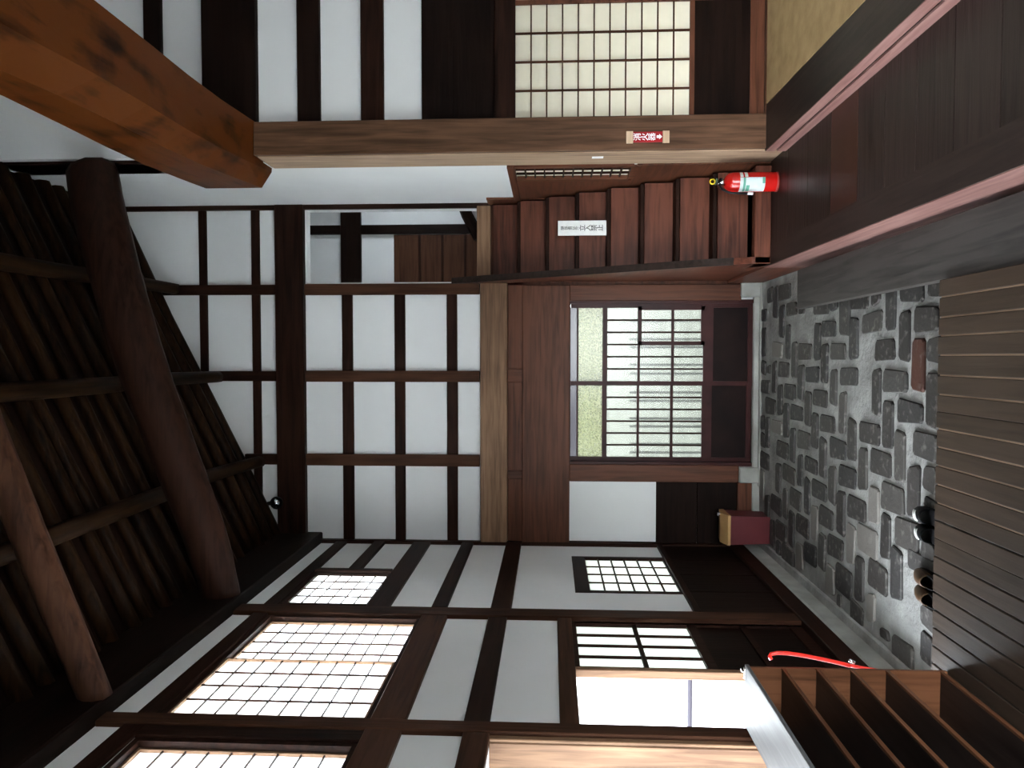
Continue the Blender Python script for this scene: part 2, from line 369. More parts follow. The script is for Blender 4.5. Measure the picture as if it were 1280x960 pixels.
for pa_, pb_ in ((428.7,442),(494,507),(559,572)):
    e = edges
    for x0, x1 in ((e[0],e[1]),(e[2],e[3]),(e[4],e[5])):
        bmember('rail', 'dark', 'X', x0-.01, x1+.01, ZB(pb_)+random.uniform(-.004,.004), ZB(pa_), .028)
for pa_, pb_ in ((252,261.5),(317,327)):
    e = edges + [XB(262, 450)]
    for x0, x1 in ((e[0],e[1]),(e[2],e[3]),(e[4],e[5]),(e[6],e[7])):
        z0 = ZB(pb_)
        xs = max(x0-.01, -1.84 + (z0-ROOF0)/SLOPE - .1)
        if xs < x1-.1: bmember('rail', 'dark', 'X', xs, x1+.01, z0, ZB(pa_), .026)
pz0, pz1 = ZB(634.5), ZB(601)
bmember('pale_beam', 'pale', 'X', XB(676), XB(350), pz0, pz1, .075, .008)
bmember('recess_board', 'red', 'X', XB(676), XB(350), ZB(654), pz0, .015)
for a, b in ((478,461),(598,588)): bmember('block', 'red', 'Z', XB(a), XB(b), ZB(654), pz0, .045)
bmember('lintel_board', 'red', 'X', XB(676), XB(357), ZB(712), ZB(653), .055, .006)
bmember('jamb_post', 'red', 'Z', XB(377), XB(357), ZB(924), ZB(712), .05)
bmember('jamb_post', 'red', 'Z', XB(600), XB(579), ZB(923), ZB(712), .05)
for a, b in ((373,355),(600,581)): bmember('base_stone', 'red', 'Z', XB(a), XB(b), -.0, ZB(923), .08, .012, CONCRETE)
bmember('wainscot_board', 'black', 'X', XB(676), XB(600), ZB(872), ZB(821), .02)
bmember('wainscot_board', 'black', 'X', XB(676), XB(600), ZB(922), ZB(872.4), .02)
bmember('sill_beam', 'red', 'X', XB(676), XB(600), ZB(940), ZB(922), .045)
bmember('plinth', 'red', 'X', XL, XB(357), -.01, ZB(940), .05, .01, CONCRETE)
bmember('side_plinth', 'red', 'X', XB(357), XR, -.01, .12, .03, .01, CONCRETE)
bmember('side_board', 'red', 'X', XB(357), oX1+.05, .12, ZB(601), .015)
bmember('landing_board', 'pale', 'X', XB(352), XB(258), ZB(614), ZB(597), .06, .006)
bmember('plaster_edge', 'dark', 'Z', XB(678), XB(675), ZB(822), ZB(708), .02)

# glass sliding door
door = empty('door_1', ((dX0+dX1)/2, YB, 0), kind='structure')
dz0 = ZB(944)
DF = wood('dark', 'Z'); DRED = noisy('door_lacquer', (.022,.0055,.0055), (.042,.011,.010), 4, .35, 0, .12); DPAN = noisy('door_panel_wood', (.006,.003,.003), (.013,.006,.005), 4, .4, 0, .06)
fr = MB(); t = .03
fr.box(dX0, dX1, YB-.03, YB+.09, dZ1, dZ1+.045); fr.box(dX0-.01, dX0+.025, YB-.03, YB+.09, dz0, dZ1); fr.box(dX1-.025, dX1+.01, YB-.03, YB+.09, dz0, dZ1)
fr.box(dX0, dX1, YB-.03, YB+.09, dz0-.02, dz0+.015); fr.build('door_frame', DRED, door)
def leaf(x0, x1, y, wicket):
    zt = dZ1-.002
    L = MB(); w_ = .042
    zr = [ZB(p) for p in (723,753,759,797,799.5,839,842,878.5)]
    L.box(x0, x0+w_, y, y+.032, dz0+.017, zt); L.box(x1-w_, x1, y, y+.032, dz0+.017, zt)
    MB().box(x0+w_-.002, x1-w_+.002, y+.013, y+.018, ZB(722), zt+.014).build('top_strip', GLASS_TOP, door)
    L.box(x0+w_, x1-w_, y, y+.032, zr[0], ZB(721.4)+.004)
    for a, b in ((1,2),(3,4),(5,6)): L.box(x0+w_, x1-w_, y+.003, y+.029, zr[b]-(.002 if a > 1 else 0), zr[a]+(.002 if a > 1 else 0))
    L.box(x0+w_, x1-w_, y, y+.032, ZB(891), zr[7]); L.box(x0+w_, x1-w_, y, y+.032, dz0+.017, ZB(934))
    lf = L.build('door_leaf', DRED, door)
    MB().box(x0+w_-.004, x1-w_+.004, y+.012, y+.022, ZB(934), ZB(891)).build('lower_panel', DPAN, lf)
    MB().box(x0+w_-.002, x1-w_+.002, y+.013, y+.018, zr[1]-.002, zr[0]+.002).build('pattern_pane', GLASS_PAT, lf)
    ncol = 6; cw = (x1-x0-2*w_)/ncol
    mu = MB()
    for r_, (za, zb_) in enumerate(((zr[3],zr[2]),(zr[5],zr[4]),(zr[7],zr[6]))):
        for c in range(ncol):
            xa = x0+w_+c*cw
            MB().box(xa, xa+cw, y+.014, y+.018, za-.004, zb_+.004).build('pane', GLASS, lf)
            if c: mu.box(xa-.008, xa+.008, y+.006, y+.026, za, zb_)
    mu.build('muntins', DF, lf)
    if wicket:
        wk = MB(); a, b, c, d_ = x1-.40, x1-.03, ZB(880), ZB(797)
        wk.box(a, b, y-.012, y+.012, c, c+.035); wk.box(a, b, y-.012, y+.012, d_-.035, d_); wk.box(a, a+.035, y-.012, y+.012, c, d_); wk.box(b-.035, b, y-.012, y+.012, c, d_)
        wk.build('wicket_frame', DRED, lf)
    return lf
mid = XB(479)
leaf(mid-.02, dX1-.022, YB-.005, True)
leaf(dX0+.022, mid+.02, YB+.04, False)
MB().box(dX0-.2, dX1+.2, YB-.10, YB+.1, -.005, dz0-.018, .01).build('threshold', CONCRETE, door)
# pickets just outside the door
pk = empty('picket_fence', ((dX0+dX1)/2, YB+.40, -.14), 'row of thin wooden pickets outside the glass door', 'fence')
yk = YB+.16
for p in (401,424,434,456,467,490.5,501,523,533,555,565.5):
    r_ = onY(800, p, yk)
    MB().box(r_.x-.012, r_.x+.012, yk, yk+.014, -.14, onY(787, p, yk).z).build('picket', wood('dark','Z'), pk)
for z in (.12, .45): MB().box(dX0-.1, dX1+.1, yk+.012, yk+.03, z, z+.04).build('picket_rail', wood('dark','X'), pk)
hd = MB(); bmesh.ops.create_grid(hd.bm, x_segments=60, y_segments=14, size=1)
for v in hd.bm.verts:
    x, z = v.co.x*9, (v.co.y+1)*.5
    v.co = Vector((x, 30-1.2*math.sin(z*3.1)+random.uniform(-.2,.2), -.14+z*1.1+random.uniform(-.08,.08)))
tag(hd.build('hedge', LEAF), 'green clipped hedge in the garden behind the glass door', 'hedge')

# upstairs room seen through the stair opening
YU = 9.1
zu = lambda px: onY(px, 300, YU).z; xu = lambda py: onY(480, py, YU).x
uw = tag(MB().prism([(-.6,YU,2.55),(2.6,YU,2.55),(2.6,YU,roof(2.6)+.1),(-.6,YU,roof(-.6)+.1)], (0,.1,0)).build('wall_upstairs', PLASTER), kind='structure')
def um(name, tone, ax, x0, x1, z0, z1, d): MB().box(x0, x1, YU-d, YU+.01, z0, z1, .004).build(name, wood(tone, ax), uw)
um('rail', 'black', 'X', -.5, 2.5, zu(452), zu(427), .05)
um('post', 'black', 'Z', xu(293), xu(282), 2.6, zu(452), .06); um('post', 'black', 'Z', xu(293), xu(282), zu(427), 6.1, .06)
um('sliding_door', 'mid', 'X', -.5, xu(294), 2.6, zu(493), .035)
for k in range(4): um('door_rail', 'dark', 'X', -.5, xu(294), 2.75+k*.28, 2.78+k*.28, .042)
MB().tube([(2.4,YU-.1,zu(560)), (xu(272),YU-.1,zu(585)), (xu(300), YU-.1, zu(600))], .07).build('brace', wood('black','X'), uw)
tag(MB().box(-.6, 2.6, YB+.12, YU, 2.5, 2.6).build('floor_upstairs', wood('dark','Y')), kind='structure')
tag(MB().box(XR+.1, 2.4, YB, YB+.1, 2.5, roof(XR)+.1).build('wall_upstairs_front', PLASTER), kind='structure')
tag(slab(MB(), 'X', 2.3, 2.4, (YB-.3, YU, 2.6, roof(2.3)+.1), [(7.7, 8.3, 3.2, 4.0)]).build('wall_upstairs_right', PLASTER), kind='structure')
tag(MB().box(-.6, -.5, YB+.12, YU, 2.6, 5.3).build('wall_upstairs_left', PLASTER), kind='structure')

# ------------------------------------------------------------------ left wall
W1 = (5.37, 6.12, 3.36, 3.97); W2 = (3.645, 5.065, 2.93, 3.97); W3 = (2.0, 3.37, 2.93, 3.96)
WS = (onX(790,742,XL).y, onX(790,697,XL).y, .94, onX(719,712,XL).z)
DR = (3.60, 5.10, .0, 1.85); NB = (1.70, 3.50, .0, 2.29)
mb = MB(); TW = .12
slab(mb, 'X', XL-TW, XL, (.2, YB+.1, .1, 4.30), [tuple(v+d for v, d in zip(q, (-.028,.028,-.028,.028))) for q in (W1, W2, W3)] + [WS, DR, NB])
wl = tag(mb.build('wall_left', PLASTER), kind='structure')
def lm(name, tone, ax, y0, y1, z0, z1, d=.03, bev=.005, mat=None, back=.03):
    return MB().box(XL-back, XL+d, y0, y1, z0, z1, bev).build(name, mat or wood(tone, ax), wl)
lm('wall_plate', 'black', 'Y', .2, YB, 4.26, 4.70, .10, .01)
for (a, b, t) in ((5.10, 5.26, 'red'), (3.50, 3.60, 'red'), (1.55, 1.70, 'dark')):
    lm('post', 'dark' if t == 'dark' else 'mid', 'Z', a, b, .15, 4.26, .03)
lm('jamb', 'dark', 'Z', 3.40, 3.50, 2.90, 4.0, .02)
bays = ((5.26, YB-.05), (3.60, 5.10), (1.70, 3.50))
for y0, y1 in bays:
    lm('upper_rail', 'dark', 'Y', y0, y1, 4.00, 4.11, .022)
y0, y1 = bays[0]
lm('rail', 'dark', 'Y', 6.15, y1, 3.62, 3.73, .03)
lm('window_rail', 'dark', 'Y', y0, y1, 3.17, 3.34, .028)
lm('jamb', 'dark', 'Z', 6.13, 6.19, 3.34, 4.0, .035)
lm('rail', 'dark', 'Y', y0, y1, 2.75, 2.86, .03); lm('rail', 'dark', 'Y', y0, y1, 2.28, 2.43, .025)
for y0, y1 in bays[1:]:
    lm('window_rail', 'mid', 'Y', y0, y1, 2.72, 2.90, .028)
lm('rail', 'dark', 'Y', bays[1][0], bays[1][1], 2.30, 2.43, .022)
lm('lintel', 'mid', 'Y', bays[1][0], bays[1][1], 1.85, 1.95, .025)
lm('lintel', 'mid', 'Y', bays[2][0], bays[2][1], 2.29, 2.42, .025)
# wainscot of the far bay: boards, sill and plinth
ws0 = .94
yb_ = [5.26, 5.75, 6.2, 6.65, YB-.05]
for a, b in zip(yb_, yb_[1:]):
    lm('wainscot_board', 'black', 'Z', a+.003, b-.003, .28, ws0, .016)
lm('wainscot_rail', 'dark', 'Y', 5.26, YB-.05, ws0-.02, ws0+.03, .03)
lm('sill_beam', 'dark', 'Y', 3.70, YB-.05, .15, .28, .045)
lm('plinth', 'dark', 'Y', 3.56, YB-.05, -.01, .15, .05, .012, CONCRETE)
lm('mortar_strip', 'dark', 'Y', 3.56, YB-.05, -.005, .025, .12, .01, MORTAR)

def shoji_window(idx, y0, y1, z0, z1, sashes, ncol, nrow, frame_tone='dark', px=-.012, fw=.03, barw=.0065, mat=PAPER_WIN, fd=.006, stile=.014):
    o = empty('window_%d' % idx, (XL-.05, (y0+y1)/2, z0), kind='structure')
    f = MB(); y0 -= fw; y1 += fw; z0 -= fw; z1 += fw; x0, x1 = XL-TW, XL+fd
    f.box(x0, x1, y0, y1, z0, z0+fw); f.box(x0, x1, y0, y1, z1-fw, z1); f.box(x0, x1, y0, y0+fw, z0+fw, z1-fw); f.box(x0, x1, y1-fw, y1, z0+fw, z1-fw)
    if idx == 4: f.box(x0, x1, y0, y1, z1-.001, z1+.06)
    f.build('window_frame', wood(frame_tone, 'Y'), o)
    a0, a1, b0, b1 = y0+fw, y1-fw, z0+fw, z1-fw
    n = sashes; sw = (a1-a0)/n
    for k in range(n):
        ya, yb2 = a0+k*sw, a0+(k+1)*sw; xp = XL+px - (.03 if k % 2 else 0)
        s_ = MB()
        s_.box(xp-.012, xp+.014, ya, ya+stile, b0, b1); s_.box(xp-.012, xp+.014, yb2-stile, yb2, b0, b1)
        s_.box(xp-.012, xp+.014, ya+stile, yb2-stile, b0, b0+stile); s_.box(xp-.012, xp+.014, ya+stile, yb2-stile, b1-stile, b1)
        sash = s_.build('sash', wood('pale' if n > 1 else 'dark', 'Z'), o)
        ca, cb, da, db = ya+stile, yb2-stile, b0+stile, b1-stile
        lat = MB(); cw, rh = (cb-ca)/ncol, (db-da)/nrow
        for i in range(1, ncol): lat.box(xp-.001, xp+.010, ca+i*cw-barw/2, ca+i*cw+barw/2, da, db)
        for j in range(1, nrow): lat.box(xp-.001, xp+.010, ca, cb, da+j*rh-barw/2, da+j*rh+barw/2)
        lat.build('lattice', wood('dark', 'Z'), sash)
        me = None
        for i in range(ncol):
            for j in range(nrow):
                c = Vector((xp-.004, ca+(i+.5)*cw, da+(j+.5)*rh))
                if me is None:
                    p0 = MB().box(c.x-.001, c.x+.001, c.y-cw/2, c.y+cw/2, c.z-rh/2, c.z+rh/2).build('pane', mat, sash); me = p0.data; c0 = c
                else:
                    q = bpy.data.objects.new('pane', me); COL.objects.link(q); q.parent = sash; q.location = c-c0
    return o
shoji_window(1, *W1, 1, 4, 6, stile=.006)
shoji_window(2, *W2, 2, 4, 9)
shoji_window(3, *W3, 2, 4, 9)
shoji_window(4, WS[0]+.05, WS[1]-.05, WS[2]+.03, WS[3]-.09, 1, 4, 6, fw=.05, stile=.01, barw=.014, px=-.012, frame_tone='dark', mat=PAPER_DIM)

# sliding sash beside the open doorway of the middle bay
ys0, ys1 = onX(800,836,XL).y, 5.12
sd = empty('door_2', (XL-.03, (ys0+ys1)/2, .15), kind='structure')
zl = 1.06; s_ = MB(); xp = XL-.03
s_.box(xp-.02, xp+.02, ys0, ys0+.045, .28, 1.85); s_.box(xp-.02, xp+.02, ys1-.03, ys1, .28, 1.85); s_.box(xp-.02, xp+.02, ys0+.045, ys1-.03, 1.82, 1.85)
s_.box(xp-.02, xp+.02, ys0+.045, ys1-.03, zl-.06, zl); s_.box(xp-.02, xp+.02, ys0+.045, ys1-.03, .28, .36); s_.box(xp-.02, xp+.02, ys0+.045, ys1-.03, .66, .70)
s_.build('sash_frame', wood('dark','Z'), sd)
mu = MB(); ca, cb = ys0+.045, ys1-.03; zm = (zl+1.82)/2-.02
for i in range(1, 4): mu.box(xp-.004, xp+.012, ca+(cb-ca)*i/4-.007, ca+(cb-ca)*i/4+.007, zl, 1.82)
mu.box(xp-.004, xp+.014, ca, cb, zm-.014, zm+.014); mu.build('muntins', wood('dark','Y'), sd)
for i in range(4):
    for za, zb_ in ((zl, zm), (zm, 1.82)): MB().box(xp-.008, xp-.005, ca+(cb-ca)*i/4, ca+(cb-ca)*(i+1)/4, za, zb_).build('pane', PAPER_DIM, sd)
for za, zb_ in ((.36,.66),(.70,zl-.06)): MB().box(xp-.008, xp+.004, ca, cb, za, zb_).build('lower_panel', wood('black','Z'), sd)
lm('light_jamb', 'pale', 'Z', ys0-.05, ys0-.005, .15, 1.85, .01, .004, back=.04)
# pale jamb of the near opening; roof added outside to cut sky light
MB().box(XL-TW-.03, XL-.004, 3.455, 3.499, .15, 2.29, .004).build('reveal_board', wood('pale','Z'), wl)
MB().box(XL-.05, XL+.012, 3.462, 3.499, .15, 2.29, .004).build('reveal_edge', wood('pale','Z'), wl)
pr = MB().prism([(XL-TW,-.4,2.62),(-3.3,-.4,2.30),(-3.3,-.4,2.36),(XL-TW,-.4,2.68)], (0,7.6,0)).build('sky_block_roof', noisy('sky_block_tin', (.35,.35,.34), (.45,.45,.44), 2, .6))
tag(pr, kind='structure')
hb = empty('porch_rail', (-2.9, 6.0, -.14), 'slim metal handrail standing outside the open doorway', 'handrail')
MB().tube([(-2.3,6.0,.86),(-3.6,6.0,.86)], .022).build('bar', plain('rail_metal', (.030,.026,.034), .6, 0, .1), hb)
for x in (-2.32, -3.58): MB().tube([(x,6.0,-.14),(x,6.0,.86)], .018).build('upright', plain('rail_metal', (.4,.4,.45)), hb)

# ------------------------------------------------------------------ right wall of the stair alcove
mb = MB(); sh = (5.80, 6.20, 1.36, 2.28)
slab(mb, 'X', XR, XR+.1, (5.60, YB, .1, 5.6), [sh])
mb.prism([(XR, 5.6, 5.6), (XR, YB, 5.6), (XR, YB, roof(XR)+.1), (XR, 5.6, roof(XR)+.1)], (.1,0,0))
wr = tag(mb.build('wall_right', PLASTER), kind='structure')
def rm(name, tone, ax, y0, y1, z0, z1, d=.02): return MB().box(XR-d, XR+.01, y0, y1, z0, z1, .004).build(name, wood(tone, ax), wr)
rm('wall_rail', 'red', 'Y', 5.76, 6.92, 2.28, 2.34, .03)
rm('dado_board', 'red', 'Y', 5.76, YB, .33, 1.335, .015)
rm('dado_board', 'red', 'Y', 6.25, 6.92, 1.32, 2.28, .015); rm('dado_board', 'red', 'Y', 6.92, YB, 1.32, 2.60, .02)
o = empty('window_5', (XR, 6.0, sh[2]), kind='structure')
f = MB(); f.box(XR-.02, XR+.08, sh[0]-.04, sh[0]+.02, sh[2], sh[3]); f.box(XR-.02, XR+.08, sh[1]-.02, sh[1]+.05, sh[2], sh[3]); f.box(XR-.02, XR+.08, sh[0], sh[1], sh[2]-.04, sh[2]+.01)
f.build('window_frame', wood('red','Z'), o)
lat = MB(); nc, nr = 3, 12; cw, rh = (sh[1]-sh[0])/nc, (sh[3]-sh[2])/nr
for i in range(1, nc): lat.box(XR-.004, XR+.014, sh[0]+i*cw-.006, sh[0]+i*cw+.006, sh[2], sh[3])
for j in range(1, nr): lat.box(XR-.004, XR+.014, sh[0], sh[1], sh[2]+j*rh-.006, sh[2]+j*rh+.006)
lat.build('lattice', wood('dark','Z'), o)
for i in range(nc):
    for j in range(nr): MB().box(XR+.014, XR+.017, sh[0]+i*cw, sh[0]+(i+1)*cw, sh[2]+j*rh, sh[2]+(j+1)*rh).build('pane', PAPER_SHOJI, o)

# ------------------------------------------------------------------ shoji wall on the right, facing the entrance
fx0, fx1 = 1.735, 3.6
mb = MB()
mb.box(fx0-.06, fx1, YF+.06, YF+.16, ZF(640), 4.6)
mb.prism([(XR+.02, YF+.10, 4.6), (fx1, YF+.10, 4.6), (fx1, YF+.10, roof(fx1)+.1), (XR+.02, YF+.10, roof(XR)+.1)], (0,.1,0))
wf = tag(mb.build('wall_right_front', PLASTER), kind='structure')
def fm(name, tone, ax, x0, x1, z0, z1, d=.03, bev=.005, mat=None): return MB().box(x0, x1, YF+.06-d, YF+.08, z0, z1, bev).build(name, mat or wood(tone, ax), wf)
for a, b, t in ((398,369.5,'black'),(478,449.5,'dark')): fm('rail', t, 'X', fx0, fx1, ZF(a), ZF(b), .035)
fm('wall_beam', 'black', 'X', fx0, fx1, ZF(319), ZF(251), .05)
fm('rail', 'black', 'X', XR+.1, fx1, ZF(198), ZF(176), .02)
fm('lintel_board', 'black', 'X', fx0, fx1, ZF(618), ZF(526), .03); fm('door_head', 'dark', 'X', fx0, fx1, ZF(644), ZF(617.5), .055)
# main post with the fire extinguisher notice
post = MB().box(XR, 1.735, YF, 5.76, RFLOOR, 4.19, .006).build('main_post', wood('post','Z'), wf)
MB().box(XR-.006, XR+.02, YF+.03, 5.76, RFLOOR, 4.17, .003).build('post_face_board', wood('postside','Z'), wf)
MB().box(XR, XR+.12, 5.56, 5.90, 4.73, roof(XR)+.05, .006).build('upper_post', wood('dark','Z'), wf)
# shoji leaves
so = empty('door_3', (2.35, YF+.02, TFLOOR), kind='structure')
def shoji_leaf(x0, x1, yy):
    zt, zb_ = ZF(644), TFLOOR+.01
    fr = MB(); st = .03
    zp1, zp0 = ZF(644), ZF(863)
    fr.box(x0, x0+st, yy, yy+.03, zb_, zt+.02); fr.box(x1-st, x1, yy, yy+.03, zb_, zt+.02)
    fr.box(x0+st, x1-st, yy, yy+.03, zt, zt+.02); fr.box(x0+st, x1-st, yy, yy+.03, ZF(869), zp0); fr.box(x0+st, x1-st, yy, yy+.03, zb_, ZF(939))
    sash = fr.build('shoji_leaf', wood('red','X'), so)
    MB().box(x0+st, x1-st, yy+.008, yy+.02, ZF(939), ZF(869)).build('lower_panel', wood('black','X'), sash)
    nr, cw = 11, (447-90)*0+36.1*YF/F_PX; nc = max(1, round((x1-x0-2*st)/cw)); cw = (x1-x0-2*st)/nc; rh = (zp1-zp0)/nr
    lat = MB()
    for i in range(1, nc): lat.box(x0+st+i*cw-.006, x0+st+i*cw+.006, yy+.002, yy+.018, zp0, zp1)
    for j in range(1, nr): lat.box(x0+st, x1-st, yy+.003, yy+.017, zp0+j*rh-.005, zp0+j*rh+.005)
    lat.build('lattice', wood('mid','Z'), sash)
    for i in range(nc):
        for j in range(nr): MB().box(x0+st+i*cw, x0+st+(i+1)*cw, yy+.018, yy+.020, zp0+j*rh, zp0+(j+1)*rh).build('paper_pane', PAPER_SHOJI, sash)
xe = XF(1)
shoji_leaf(1.70, xe+.012, YF+.03); shoji_leaf(xe-.02, fx1-.02, YF+.065)
fm('wall_sill', 'mid', 'X', fx0, fx1, TFLOOR-.02, TFLOOR+.012, .06)
tag(slab(MB(), 'Y', YB, YB+.1, (XR+.1, fx1, -.1, 2.5), [(2.1, 3.0, 1.0, 1.9)]).build('wall_back_right', PLASTER), kind='structure')
tag(MB().box(2.4, fx1, YB, YB+.1, 2.5, roof(2.4)+.1).build('wall_back_upper', PLASTER), kind='structure')
tag(MB().box(fx1, fx1+.1, YF+.2, YB+.1, -.1, roof(fx1)+.12).build('wall_side_right', PLASTER), kind='structure')
tag(MB().box(fx1, fx1+.1, -.6, YF+.2, 0, roof(fx1)+.12).build('wall_far_right', PLASTER), kind='structure')

# rear of the hall: open below, closed above head height
rw = MB(); slab(rw, 'Y', -.7, -.6, (-2.0, 3.7, -.1, 4.5), [(-.6, 1.4, -.2, 1.9)]); rw.prism([(-2.0,-.7,4.5),(3.7,-.7,4.5),(3.7,-.7,roof(3.7)),(-2.0,-.7,roof(-2.0))], (0,.1,0))
tag(rw.build('wall_rear', wood('dark','X')), kind='structure')
tag(MB().box(XL-TW, XL, -.6, .2, -.1, 4.4).build('wall_left_rear', PLASTER), kind='structure')
# ------------------------------------------------------------------ roof
RY0, RY1 = -.8, 9.3
mb = MB(); xa, xb = -2.2, 3.9
mb.prism([(xa, RY0, roof(xa)+.09), (xb, RY0, roof(xb)+.09), (xb, RY0, roof(xb)+.17), (xa, RY0, roof(xa)+.17)], (0, RY1-RY0, 0))
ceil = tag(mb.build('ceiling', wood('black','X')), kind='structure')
y = .55
while y < YB-.05:
    r = random.uniform(.038, .052); j = random.uniform(-.02, .02)
    pts = [(x, y+j+.02*math.sin(x*1.7+y*5), roof(x)+.045+random.uniform(-.008,.008)) for x in (-1.95,-1.2,-.4,.4,1.2,2.0,2.8,3.6)]
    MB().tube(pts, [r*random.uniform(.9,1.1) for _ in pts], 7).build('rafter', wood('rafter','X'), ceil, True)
    y += random.uniform(.19, .24)
def log(name, pts, rad, tone, label, cat, n=12, flat=1.0, group=None, parent=None):
    # resample with a smooth curve
    P_ = [Vector(p) for p in pts]; out_ = []; rs = []
    for i in range(len(P_)-1):
        p0, p1, p2, p3 = P_[max(i-1,0)], P_[i], P_[i+1], P_[min(i+2,len(P_)-1)]
        for k in range(6):
            t = k/6
            out_.append(.5*((2*p1)+(p2-p0)*t+(2*p0-5*p1+4*p2-p3)*t*t+(3*p1-p0-3*p2+p3)*t**3))
            rs.append((rad[i]*(1-t)+rad[i+1]*t)*random.uniform(.985,1.015))
    out_.append(P_[-1]); rs.append(rad[-1])
    o = MB().tube(out_, rs, n, flat).build(name, wood(tone, 'Y' if abs(P_[-1].y-P_[0].y) > 2 else 'X'), parent, True)
    return tag(o, label, cat, group) if label else o
# purlins follow the gable posts towards the entrance
for i, (px, py, bend, lab) in enumerate(((213,361,.0,'thin log purlin above the gable post nearest the stair'), (196,471,.03,'thin log purlin above the middle gable post'), (314,577,.05,'bent log purlin above the gable post nearest the clip lamp'))):
    e0 = onY(px, py, YB-.05); z = roof(e0.x)-.075
    log('purlin', [(e0.x, YB-.02, z-.05), (e0.x, 6.3, z-.01+bend), (e0.x-.02, 5.3, z+bend), (e0.x-.02, 3.6, z), (e0.x, 2.2, z+.02), (e0.x, .5, z)], [.055,.06,.065,.06,.065,.06], 'rafter', None, None, 9, parent=ceil)
# great sloping tie beams from the left wall posts
tp = [(-1.76,5.24,4.40), (-1.3,5.24,4.52), (-.7,5.24,4.74), (0,5.26,5.00), (.6,5.30,5.19), (1.1,5.40,5.37), (1.42,5.50,5.48)]
log('tie_beam', tp, [.12,.135,.145,.155,.16,.165,.16], 'dark', 'thick curved log tie beam running up from the post beside the small shoji window', 'beam', 10, 1.15)
tp = [(x, 3.62, 4.345+.377*(x+1.70)+.03*math.sin((x+1.7)*1.0)) for x in (-1.76,-1.3,-.7,0,.6,1.1,1.42)]
log('tie_beam', tp, [.072,.076,.08,.085,.09,.09,.09], 'mid', 'slimmer log tie beam running up from the post beside the open doorway', 'beam', 10, 1.1)
# massive hewn beam over the main post
far = [(1.33,4.73),(1.33,4.28),(1.45,4.20),(1.75,4.18),(1.75,4.70)]
near = [(1.25,4.67),(1.25,4.44),(1.33,4.20),(1.69,4.20),(1.69,4.66)]
rings = []
for k in range(13):
    Y = 5.77 - k*(5.77-.4)/12; t = min(1.0, (5.77-Y)/(5.77-2.95)); wv = .012*math.sin(Y*2.3)
    rings.append([Vector((f_[0]+(n_[0]-f_[0])*t+wv, Y, f_[1]+(n_[1]-f_[1])*t-wv*.7)) for f_, n_ in zip(far, near)])
bb = MB().loft(rings).build('hewn_beam', wood('gold','Y'))
tag(bb, 'massive chamfered golden brown beam resting on the main post', 'beam')

# ------------------------------------------------------------------ staircase
sx0, sx1, sy0, dy, sz0, dz = .715, XR-.035, 5.80, .162, .45, .266
st = empty('staircase', ((sx0+sx1)/2, sy0, RFLOOR), 'steep reddish wooden staircase with dark treads climbing to the upper floor', 'staircase')
MB().box(sx0, sx1, sy0-.06, sy0+.25, RFLOOR, sz0-.0, .006).build('base_block', wood('stair','X'), st)
for k in range(9):
    y_, z_ = sy0+k*dy, sz0+k*dz
    if k < 8:
        MB().box(sx0+.05, sx1, y_+.015, y_+dy+.03, z_-.032, z_, .004).build('tread', wood('dark','X'), st)
        MB().box(sx0+.05, sx1, y_+dy-.012, y_+dy+.004, z_, z_+dz-.032, .002).build('riser', wood('stair','X'), st)
# side: string board above a closed panel
zs = lambda y: sz0 + (y-sy0)/dy*dz
MB().prism([(sx0+.012,sy0+.02,RFLOOR),(sx0+.012,YB-.09,RFLOOR),(sx0+.012,YB-.09,zs(YB)-.22),(sx0+.012,sy0+.08,RFLOOR+.02)], (.02,0,0)).build('side_panel', wood('stair','Z'), st)
MB().prism([(sx0,sy0-.06,RFLOOR+.005),(sx0,sy0+.13,RFLOOR+.005),(sx0,YB-.09,zs(YB)-.36),(sx0,YB-.09,zs(YB)+.18),(sx0,sy0+.10,zs(sy0+.10)+.18),(sx0,sy0-.06,RFLOOR+.14)], (.05,0,0)).build('stringer', wood('stair','Y'), st)
MB().prism([(sx0-.004,sy0+.02,zs(sy0+.02)+.10),(sx0-.004,sy0+.10,zs(sy0+.10)+.18),(sx0-.004,YB-.09,zs(YB)+.18),(sx0-.004,YB-.09,zs(YB)+.205),(sx0-.004,sy0+.09,zs(sy0+.10)+.205),(sx0-.004,sy0+.0,zs(sy0+.02)+.11)], (.058,0,0)).build('stringer_cap', wood('floor','Y'), st)

# notice on the stairs
s = [onY(p, q, 6.50) for p, q in ((697.5,276),(754,275),(754,294),(697.5,295))]
yS = 6.50; cx, cz0, cz1 = (s[0].x+s[2].x)/2, s[1].z, s[0].z; hw = (s[0].x-s[2].x)/2; cz0 = .45+4*.266+.001
sg = empty('notice_board', (cx, yS, cz0), 'white notice board with black Japanese writing hanging over the stairs', 'sign')
MB().box(cx-hw, cx+hw, yS, yS+.008, cz0, cz1, .001).build('board', plain('white_board', (.82,.83,.81), .5), sg)
Hh = cz1-cz0; chars = []; z = cz1-Hh*.06
for ch in '関係者以外':
    chars.append((ch, Hh*.084, (0, z-Hh*.035))); z -= Hh*.072
z -= Hh*.015
for ch in '立入禁止':
    chars.append((ch, Hh*.138, (0, z-Hh*.06))); z -= Hh*.122
text_mesh(chars, lambda x, zz: Vector((cx+x, yS-.0012, zz)), plain('black_ink', (.02,.02,.02), .6), 'lettering', sg, .006)

